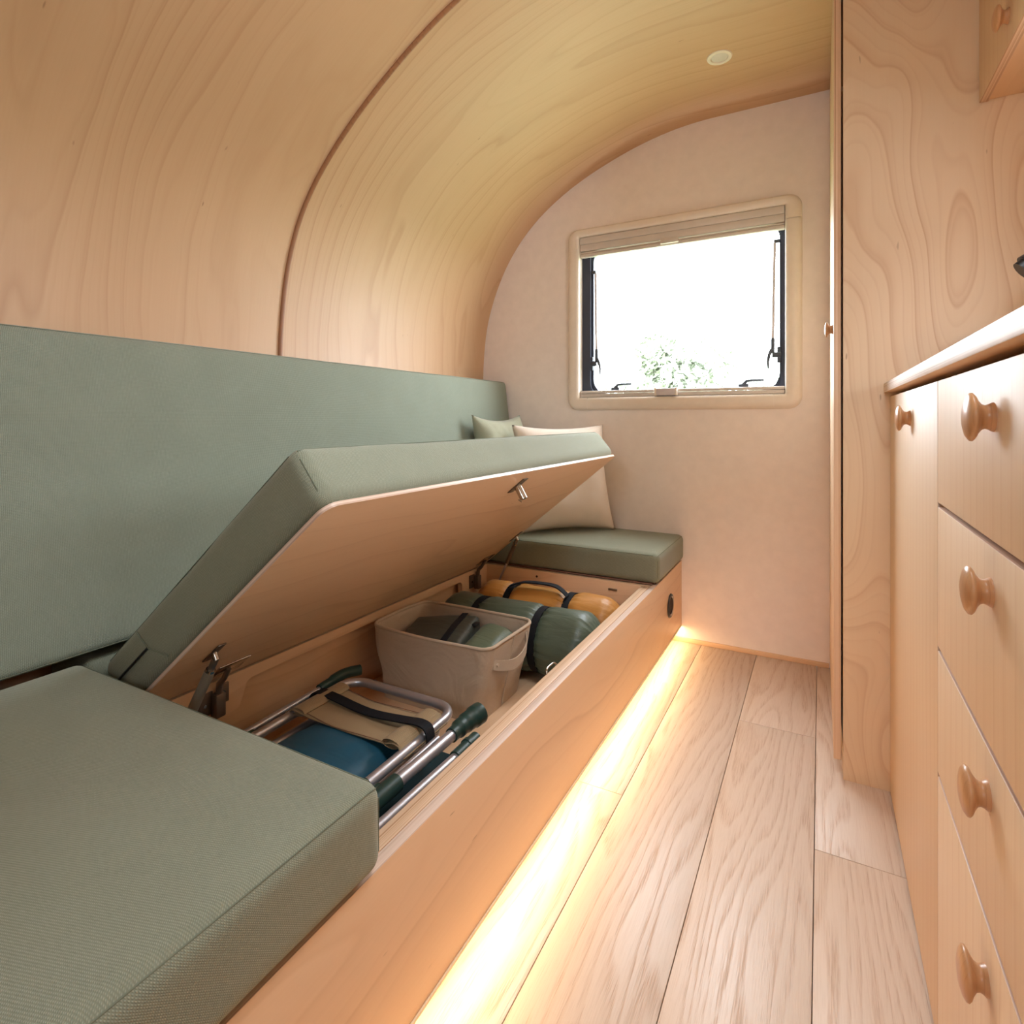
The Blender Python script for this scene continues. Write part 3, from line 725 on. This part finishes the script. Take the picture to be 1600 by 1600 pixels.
# backrest: slab leaning on the wall
b0, b1 = Vector((-1.172, 0, .430)), Vector((-1.245, 0, 1.030))
up = (b1 - b0).normalized(); nrm = Vector((up.z, 0, -up.x))
hh = (b1 - b0).length / 2; hy = (YW - .012 - BY0) / 2; ht = .045
cc = (b0 + b1) / 2 - nrm * ht; cc.y = (BY0 + YW - .012) / 2
Mx = Matrix((( -up.x, 0, nrm.x, 0), (-up.y, 1, nrm.y, 0), (-up.z, 0, nrm.z, 0), (0, 0, 0, 1)))
# local x = -up (length), y = y, z = outward normal
cushion('backrest_cushion', 'long sage green backrest cushion leaning against the curved maple wall', cc, (hh, hy, ht), .018, M_sageb, Mx, cat='cushion', seed=4, crown=.004)

# pillows
def pillow(name, label, p_bl, p_br, p_tl, nrm, thick, mat, seed, ears=.05):
    """square pillow; corners bottom-left, bottom-right, top-left in space"""
    a, b, c = Vector(p_bl), Vector(p_br), Vector(p_tl); U = b - a; W = c - a; N = U.cross(W).normalized()
    if N.dot(Vector(nrm)) < 0: N = -N
    t = thing(name, label, 'pillow', (a + b) / 2)
    bm = bmesh.new(); n = 40; rows = {}
    for s in (1, -1):
        for i in range(n + 1):
            for j in range(n + 1):
                u, v = i / n * 2 - 1, j / n * 2 - 1
                pu = u * (1 - ears * (1 - v * v) * 1.0); pv = v * (1 - ears * (1 - u * u) * 1.0)
                h = (max(0, 1 - u ** 4) * max(0, 1 - v ** 4)) ** .62
                h *= 1 + .10 * noise.noise(Vector((u * 2.2 + seed, v * 2.2, s)))
                wr = noise.noise(Vector((u * 5 + seed, v * 5, s * 3))) * .06 * (u * u + v * v) * h
                edge = i in (0, n) or j in (0, n)
                if edge: h = 0; wr = 0
                key = (i, j, 0 if edge else s)
                if key not in rows:
                    rows[key] = bm.verts.new(a + U * (pu + 1) / 2 + W * (pv + 1) / 2 + N * (s * thick / 2 * (h + wr)))
    for s in (1, -1):
        g = lambda i, j: rows[(i, j, 0 if (i in (0, n) or j in (0, n)) else s)]
        for i in range(n):
            for j in range(n): bm.faces.new((g(i, j), g(i + 1, j), g(i + 1, j + 1), g(i, j + 1)))
    me = mesh(bm)
    uv = me.uv_layers.new(name='UV'); Un, Wn = U.normalized(), W.normalized()
    for p in me.polygons:
        for li in p.loop_indices:
            co = me.vertices[me.loops[li].vertex_index].co - a; uv.data[li].uv = (co.dot(Un), co.dot(Wn))
    smooth(me, 180); link('pillow_cover', me, mat, t, (a + b) / 2)
    pts = [rows[(i, 0, 0)] for i in ()] 
    return t
pillow('throw_pillow', 'cream linen throw pillow leaning on the far wall above the far cushion', (-1.005, 1.925, .421), (-.715, 2.17, .421), (-1.070, 1.965, .838), (.6, -1, .2), .13, M_pilc, 3, .085)
pillow('throw_pillow', 'pale sage throw pillow in the corner behind the cream pillow', (-1.105, 1.885, .420), (-1.045, 2.17, .420), (-1.182, 1.845, .878), (1, -.3, .1), .12, M_pils, 9, .11)

# ------------------------------------------------------------------ basket
BZ = .1005; BH = .298
bk = thing('canvas_basket', 'beige canvas storage basket with a side handle inside the open bench', 'basket', (-.9, 1.3, BZ))
def bl(z, inset, sag=0):
    t = (z - BZ) / (BH - BZ)
    x0, x1 = -1.078 + .016 * (1 - t) + inset, -.700 - .044 * (1 - t) - inset
    y0, y1 = 1.172 + .022 * (1 - t) + inset, 1.418 - .0 * (1 - t) - inset
    pts = []; r = .030; k = 8
    L = rrect(x0, x1, y0, y1, r, 5)
    out = []
    for i in range(len(L)):
        p, q = L[i], L[(i + 1) % len(L)]; out.append(p)
        if math.dist(p, q) > .05:
            for j in range(1, k): out.append((p[0] + (q[0] - p[0]) * j / k, p[1] + (q[1] - p[1]) * j / k))
    cx, cy = (x0 + x1) / 2, (y0 + y1) / 2; res = []
    for x, y in out:
        nn = noise.noise(Vector((x * 8, y * 8, z * 7))) * .007 * math.sin(PI * min(1, t * 1.05)) + .002 * math.sin(PI * t) + (abs(noise.noise(Vector((x * 14 + z * 9, y * 14 - z * 7, 3)))) * -.009 + .002) * math.sin(PI * min(1, t * 1.1))
        dz = .006 * noise.noise(Vector((x * 5, y * 5, 2))) * t
        d = Vector((x - cx, y - cy)); d.normalize()
        res.append((x + d.x * nn, y + d.y * nn, z + dz))
    return res
bm = bmesh.new(); zs = [BZ + (BH - BZ) * i / 14 for i in range(15)]
loops = [bl(z, 0) for z in zs] + [[(x, y, z + .002) for x, y, z in bl(BH, .002)]] + [bl(z, .004) for z in reversed(zs[1:])] 
rg = loft_loops(bm, loops); bm.faces.new(rg[-1][::-1]); bm.faces.new(rg[0])
me = mesh(bm); boxuv(me); smooth(me, 60); link('basket_body', me, M_canvas, bk, (-.9, 1.3, BZ))
hem = [Vector(p) + Vector((0, 0, .001)) for p in bl(BH, .002)]
tube_obj('rim_piping', hem, .0045, M_canvas, bk, 8, closed=True)
# handle on the +X side
hx = -.700; hp = catmull([(hx - .012, 1.205, .258), (hx - .006, 1.212, .252), (hx + .010, 1.26, .238), (hx + .016, 1.30, .240), (hx + .010, 1.345, .252), (hx - .004, 1.37, .268), (hx - .010, 1.376, .272)], 4)
hd = ribbon('basket_handle', hp, [(1, 0, .1)] * len(hp), .026, .003, M_canvas, bk, side=(0, .15, 1))
tube_obj('rivet', [(hx - .004, 1.215, .252), (hx + .001, 1.215, .252)], .004, M_canvas, hd, 10)
ribbon('side_seam', [(hx - .001 - .040 * (1 - t), 1.300, BZ + t * (BH - BZ)) for t in (1, .8, .6, .4, .2, .05)], [(1, 0, 0)] * 6, .004, .0035, M_canvas, bk, side=(0, 1, 0))
def blob(name, label, c, half, r, mat, rot=(0, 0, 0), amp=.004, seed=0, crown=.006, cat='pouch'):
    from mathutils import Euler
    T = Matrix.Translation(c) @ Euler([R(a) for a in rot]).to_matrix().to_4x4()
    t = thing(name, label, cat, c)
    me = rbox(*half, r, crown, 16, 16, 5, amp, seed); smooth(me, 180); boxuv(me); me.transform(T)
    link('pouch_body', me, mat, t, c); return t, T
t, T = blob('pouch', 'flat dark olive pouch with a black strap, left in the beige basket', (-.945, 1.300, .252), (.100, .085, .022), .014, M_pouch, (6, -6, 12), .003, 2)
ribbon('pouch_strap', [T @ Vector((.055, y, .0285 - abs(y) * .05)) for y in (-.085, -.04, 0, .04, .085)], [T.to_3x3() @ Vector((0, 0, 1))] * 5, .018, .003, M_strap, t)
me_b = box('buckle', -.885, -.850, 1.345, 1.372, .276, .284, M_blk, t, .002)
blob('pouch', 'rounded olive green pouch, right in the beige basket', (-.780, 1.295, .235), (.056, .088, .045), .034, M_pouch2, (4, 8, 8), .005, 5, .012)
blob('folded_cloth', 'folded green cloth at the bottom of the beige basket', (-.905, 1.3, .145), (.12, .09, .040), .02, M_pouch2, (0, 0, 0), .004, 8, 0, 'cloth')

# ------------------------------------------------------------------ sleeping bag rolls along X
def roll(name, label, x0, x1, yc, zc, rad, straps, mat, seed, squash=1., yaw=0.):
    t = thing(name, label, 'sleeping bag', ((x0 + x1) / 2, yc, zc - rad))
    n, m = 90, 110; bm = bmesh.new(); rings = []
    def rr(x, th):
        s = (x - x0) / (x1 - x0); e = min(s, 1 - s) * (x1 - x0)
        base = rad * (1 - max(0, 1 - e / .075) ** 2.2 * .86)
        g = 0
        for sx in straps:
            d = abs(x - sx); base -= rad * .13 * math.exp(-(d / .020) ** 2)
            g += math.exp(-(d / .038) ** 2)
        g += 1.2 * max(0, 1 - e / .075)
        w = noise.noise(Vector((math.cos(th) * 7 + seed, math.sin(th) * 7, x * 6))) * .05 * g
        w += noise.noise(Vector((math.cos(th) * 14 + seed, math.sin(th) * 14, x * 9))) * .03 * g
        w += noise.noise(Vector((math.cos(th) * 1.6 + seed, math.sin(th) * 1.6, x * 9))) * .045
        w += .036 * g * math.sin(th * 31 + 5 * noise.noise(Vector((math.cos(th) * 2 + seed, math.sin(th) * 2, x * 8))))
        return base * (1 + w)
    for i in range(m + 1):
        q = i / m; x = x0 + (x1 - x0) * q
        rings.append([bm.verts.new((x, yc + yaw * (x - (x0 + x1) / 2) + rr(x, 2 * PI * k / n) * math.cos(2 * PI * k / n), zc + max(-rad * .99, rr(x, 2 * PI * k / n) * math.sin(2 * PI * k / n) * squash))) for k in range(n)])
    for A, B in zip(rings, rings[1:]):
        for k in range(n): bm.faces.new((A[k], A[(k + 1) % n], B[(k + 1) % n], B[k]))
    bm.faces.new(rings[0][::-1]); bm.faces.new(rings[-1])
    me = mesh(bm); boxuv(me); smooth(me, 60); link('bag_body', me, mat, t, ((x0 + x1) / 2, yc, zc))
    for sx in straps:
        pts, nn = [], []
        for k in range(48):
            th = 2 * PI * k / 48; r0 = rad * .915
            pts.append((sx, yc + yaw * (sx - (x0 + x1) / 2) + r0 * math.cos(th), zc + max(-rad * .95, r0 * math.sin(th) * squash))); nn.append((0, math.cos(th), math.sin(th)))
        ribbon('strap', pts, nn, .022, .004, M_strap, t, side=(1, 0, 0), closed=True)
    for xe, sg in ((x0, -1), (x1, 1)):
        tube_obj('drawcord_end', [(xe - sg * .004, yc + yaw * (xe - (x0 + x1) / 2), zc), (xe + sg * .006, yc + yaw * (xe - (x0 + x1) / 2), zc)], rad * .13, M_blk, t, 12)
    return t
roll('sleeping_bag', 'dark green rolled sleeping bag with black straps, between basket and ochre roll', -1.09, -.532, 1.530, .205, .098, (-.935, -.725), M_green, 3.3)
rt = roll('sleeping_bag', 'ochre rolled sleeping bag with black carry handle at the far end of the bench box', -1.085, -.535, 1.735, .200, .090, (-.935, -.72), M_ochre, 8.1)
hp = catmull([(-.935, 1.70, .284), (-.915, 1.705, .296), (-.87, 1.715, .306), (-.78, 1.715, .308), (-.74, 1.705, .298), (-.72, 1.70, .284)], 5)
ribbon('carry_handle', hp, [(0, 0, 1)] * len(hp), .024, .004, M_strap, rt, side=(0, 1, 0))

# ------------------------------------------------------------------ folding chair
def uframe(x0, x1, y0, y1, z, r=.05, z2=None):
    z2 = z if z2 is None else z2
    P = [(x0, y0, z2), (x0, (y0 + y1) / 2, (z + z2) / 2)] + [(x0 + r - r * math.cos(a), y1 - r + r * math.sin(a), z) for a in [PI / 2 * i / 7 for i in range(8)]]
    P += [(x1 - r + r * math.sin(a), y1 - r + r * math.cos(a), z) for a in [PI / 2 * i / 7 for i in range(8)]] + [(x1, (y0 + y1) / 2, (z + z2) / 2), (x1, y0, z2)]
    return P
ch = thing('folding_chair', 'folded camping chair with aluminium tubes and beige canvas seat in the bench box', 'chair', (-.87, .85, .15))
U1 = uframe(-1.035, -.722, .60, 1.065, .205, .05, .195)
tube_obj('back_frame', U1, .0105, M_alu, ch, 16)
tube_obj('seat_frame', uframe(-1.018, -.738, .60, 1.038, .172, .045, .165), .0095, M_alu, ch, 16)
tube_obj('side_tube', [(-1.068, .60, .19), (-1.068, 1.01, .205)], .0075, M_alu, ch, 14)
tube_obj('side_tube', [(-.660, .762, .216), (-.660, .975, .216)], .0115, M_alu, ch, 14)
tube_obj('side_tube', [(-.616, .62, .214), (-.610, .915, .216)], .0092, M_alu, ch, 14)
tube_obj('side_tube', [(-.690, .75, .196), (-.690, .95, .205)], .0065, M_alu, ch, 14)
tube_obj('end_cap', catmull([(-1.068, .985, .205), (-1.068, 1.02, .208), (-1.062, 1.06, .214), (-1.045, 1.10, .212)], 5), [.011] * 6 + [.013] * 6 + [.0135] * 4, M_gpl, ch, 14)
tube_obj('end_cap', catmull([(-.660, .955, .216), (-.660, .98, .217), (-.659, 1.005, .218), (-.655, 1.03, .220), (-.650, 1.055, .222)], 5), [.0145] * 5 + [.018] * 5 + [.020] * 5 + [.0225] * 4 + [.022, .016], M_gpl, ch, 18)
tube_obj('end_cap', [(-.610, .895, .216), (-.609, .968, .218)], .0130, M_gpl, ch, 14)
tube_obj('end_cap', [(-.610, .935, .217), (-.6098, .945, .2172)], .0148, M_gpl, ch, 14)
tube_obj('joint_sleeve', [(-.660, .62, .216), (-.660, .785, .216)], .0160, M_gpl, ch, 16)
tube_obj('joint_sleeve', [(-.694, .70, .200), (-.690, .775, .200)], .0120, M_gpl, ch, 14)
tube_obj('joint_sleeve', [(-.722, .66, .196), (-.722, .775, .199)], .0125, M_gpl, ch, 14)
tube_obj('joint_sleeve', [(-1.068, .62, .191), (-1.05, .79, .196)], .0105, M_gpl, ch, 14)
# canvas sling
bm = bmesh.new(); nx, ny = 40, 14; gr_ = []
for j in range(ny + 1):
    row = []
    y = .868 + (1.012 - .868) * j / ny
    for i in range(nx + 1):
        s = i / nx; x = -1.047 + s * (.337)
        z = .2165 - .012 * math.sin(PI * s) - .003 * noise.noise(Vector((x * 12, y * 12, 0)))
        if s > .84: z += .006 * math.sin((s - .84) / .16 * PI * 1.2)
        if s > .97 or s < .03: z -= .012
        yy = y + (.010 * math.sin(s * PI) * (1 if j < ny / 2 else -1) * abs(j / ny - .5) * 2)
        row.append(bm.verts.new((x, yy, z)))
    gr_.append(row)
for A, B in zip(gr_, gr_[1:]):
    for i in range(nx): bm.faces.new((A[i], A[i + 1], B[i + 1], B[i]))
me = mesh(bm); boxuv(me); smooth(me, 70)
sl = link('canvas_seat', me, M_mesh, ch, (-.88, .94, .21)); md = sl.modifiers.new('t', 'SOLIDIFY'); md.thickness = .0025; md.offset = 0
for (xa, xb) in ((-1.035, -.99), (-.775, -.722)):
    bm = bmesh.new(); xm = (xa + xb) / 2
    for A in range(1):
        tubep = [(xm, y, .2165 if xa > -.9 else .2145) for y in (.872, .94, 1.008)]
        tube(bm, tubep, .0115, 14, False)
    me = mesh(bm); me.transform(Matrix.Translation((xm, 0, .214)) @ Matrix.Diagonal((1.9, 1, .8, 1)) @ Matrix.Translation((-xm, 0, -.214))); boxuv(me); smooth(me)
    s_ = link('canvas_sleeve', me, M_mesh, ch, (xm, .94, .214))
for y in (.878, 1.002):
    tube_obj('stitching', [(-1.03 + .30 * i / 12, y + .002 * math.sin(i), .2175 - .012 * math.sin(PI * (.05 + .9 * i / 12)) + .0015) for i in range(13)], .0008, M_seatb, ch, 6)
sp = catmull([(-1.052, .955, .192), (-1.052, .955, .206), (-1.035, .955, .2195), (-.98, .952, .2185), (-.88, .948, .212), (-.78, .944, .2225), (-.735, .943, .2285), (-.712, .943, .224), (-.705, .943, .206), (-.708, .943, .180)], 4)
def upn(pts):
    out = []
    for i in range(len(pts)):
        d = pts[min(i + 1, len(pts) - 1)] - pts[max(i - 1, 0)]; out.append((-d.z, 0, d.x))
    return out
ribbon('strap', sp, upn(sp), .026, .003, M_strap, ch, side=(0, 1, 0))
t, T = blob('gear_bag', 'teal blue nylon bag lying under the folded camping chair', (-.878, .765, .152), (.122, .20, .034), .032, M_teal, (0, 0, 0), .006, 4, .022, 'bag')
t, T = blob('folded_tarp', 'dark teal folded tarp at the very bottom of the bench box', (-.80, .78, .1085), (.262, .265, .0075), .006, M_teal2, (0, 0, 0), .0008, 2, .001, 'tarp')

# ------------------------------------------------------------------ right side cabinets
XC = .141
tall = thing('tall_cabinet', 'floor-to-ceiling maple wardrobe cabinet beside the far wall', 'cabinet', (.4, 1.9, 0))
box('side_panel', .0475, XR - .001, 1.566, 1.584, 0, 1.945, M_tall, tall, .0008, grain=2, thin=1, edge=M_ply)
d = box('door', .028, .0435, 1.576, YW - .003, .040, 1.975, M_face, tall, .0008, grain=2, thin=0, edge=M_ply)
knob(d, (.028, 1.655, 1.088), s=.85)
box('back_panel', .0475, XR - .001, YW - .016, YW - .001, .02, 1.975, M_tall, tall, 0, grain=2)
box('shelf', .0475, XR - .001, 1.585, YW - .017, .06, .078, M_face, tall, 0, grain=1)
box('plinth', .049, XR - .001, 1.585, YW - .017, 0, .058, M_face, tall, 0, grain=1)
base = thing('kitchen_base_cabinet', 'pale maple kitchen base unit with a tall door and drawers on the right', 'cabinet', (.45, .9, 0))
y_ = [(.964, 1.5635)]
dd = box('door', XC, XC + .017, .9635, 1.5635, .004, .9125, M_face, base, .0012, grain=2, thin=0, edge=M_plyw)
knob(dd, (XC, 1.232, .862))
zz = [(.004, .372), (.378, .5435), (.5495, .740), (.746, .9125)]
kz = {0: .318, 1: .500, 2: .697, 3: .862}
for i, (z0, z1) in enumerate(zz):
    dr = box('drawer', XC, XC + .017, .487, .9605, z0, z1, M_face, base, .0012, grain=2, thin=0, edge=M_plyw)
    knob(dr, (XC, {3: .676, 2: .684, 1: .694, 0: .700}[i], kz[i]), s=1.)
    bm = bmesh.new(); add_box(bm, XC + .0175, XC + .30, .51, .94, z0 + .01, z1 - .012)
    link('drawer_box', mesh(bm), M_face, dr, (XC + .15, .72, z0))
box('door', XC, XC + .017, .010, .4835, .004, .9125, M_face, base, .0012, grain=2, thin=0, edge=M_plyw)
box('side_panel', XC + .018, XR - .001, 1.5475, 1.565, 0, .9205, M_face, base, .0008, grain=2)
box('side_panel', XC + .018, XR - .001, .954, .970, 0, .9205, M_face, base, .0008, grain=2)
box('side_panel', XC + .0, XR - .001, -.01, .0085, 0, .9205, M_face, base, .0008, grain=2)
box('side_panel', XC + .018, XR - .001, .477, .493, 0, .9205, M_face, base, .0008, grain=2)
ct = box('countertop', .1285, XR - .001, -.02, 1.565, .9215, .9425, M_bench, None, .0012, grain=1, thin=2, edge=M_plyw)
tag(ct, 'pale plywood countertop with layered edge above the drawers', 'countertop')
uc = thing('upper_cabinet', 'maple wall cabinet above the counter in the upper right corner', 'cabinet', (.5, .95, 1.545))
d = box('door', .302, .318, 1.002, 1.5635, 1.545, 1.905, M_face, uc, .0008, grain=2, thin=0, edge=M_ply)
knob(d, (.302, 1.345, 1.598))
box('door', .302, .318, .40, .998, 1.545, 1.905, M_face, uc, .0008, grain=2, thin=0, edge=M_ply)
box('bottom_panel', .3185, XR - .001, .40, 1.5655, 1.549, 1.565, M_bench, uc, .0008, grain=1)
box('side_panel', .3185, XR - .001, .40, .416, 1.5655, 1.905, M_bench, uc, .0008, grain=2)
box('side_panel', .3185, XR - .001, 1.549, 1.565, 1.5655, 1.905, M_bench, uc, .0008, grain=2)
# cutting board standing against the tall panel
bm = bmesh.new(); L = [(x, 1.536, z) for x, z in rrect(.262, .52, .943, 1.036, .022, 6)]
f = bm.faces.new([bm.verts.new(p) for p in L]); r = bmesh.ops.extrude_face_region(bm, geom=[f]); bmesh.ops.translate(bm, verts=[v for v in r['geom'] if isinstance(v, bmesh.types.BMVert)], vec=(0, .016, 0))
me = mesh(bm); boxuv(me, 0); tag(link('cutting_board', me, M_board, None, (.39, 1.544, .943)), 'reddish brown wooden board with rounded corner standing on the countertop', 'cutting board')
tp = thing('kitchen_tap', 'black kitchen tap with angled head over the countertop, at the right edge', 'tap', (.52, 1.30, .9425))
bm = bmesh.new(); lathe(bm, [(0, 0), (.026, 0), (.026, .006), (.018, .010), (.018, .05), (.014, .054)], Matrix.Translation((.52, 1.30, .9425)), 28); me = mesh(bm); smooth(me); link('tap_base', me, M_tap, tp, (.52, 1.30, .9425))
tube_obj('spout', catmull([(.52, 1.30, .98), (.52, 1.30, 1.14), (.50, 1.30, 1.205), (.45, 1.30, 1.22), (.385, 1.30, 1.175)], 6), .012, M_tap, tp, 16)
hd = tube_obj('spray_head', [(.385, 1.30, 1.175), (.345, 1.30, 1.145), (.318, 1.30, 1.125)], [.014, .021, .023], M_tap, tp, 20)
tube_obj('nozzle', [(.3185, 1.30, 1.1255), (.310, 1.30, 1.119)], [.019, .018], M_blk, hd, 18)
tube_obj('tap_lever', [(.52, 1.30, 1.0), (.56, 1.27, 1.02), (.60, 1.24, 1.03)], [.007, .006, .006], M_tap, tp, 10)
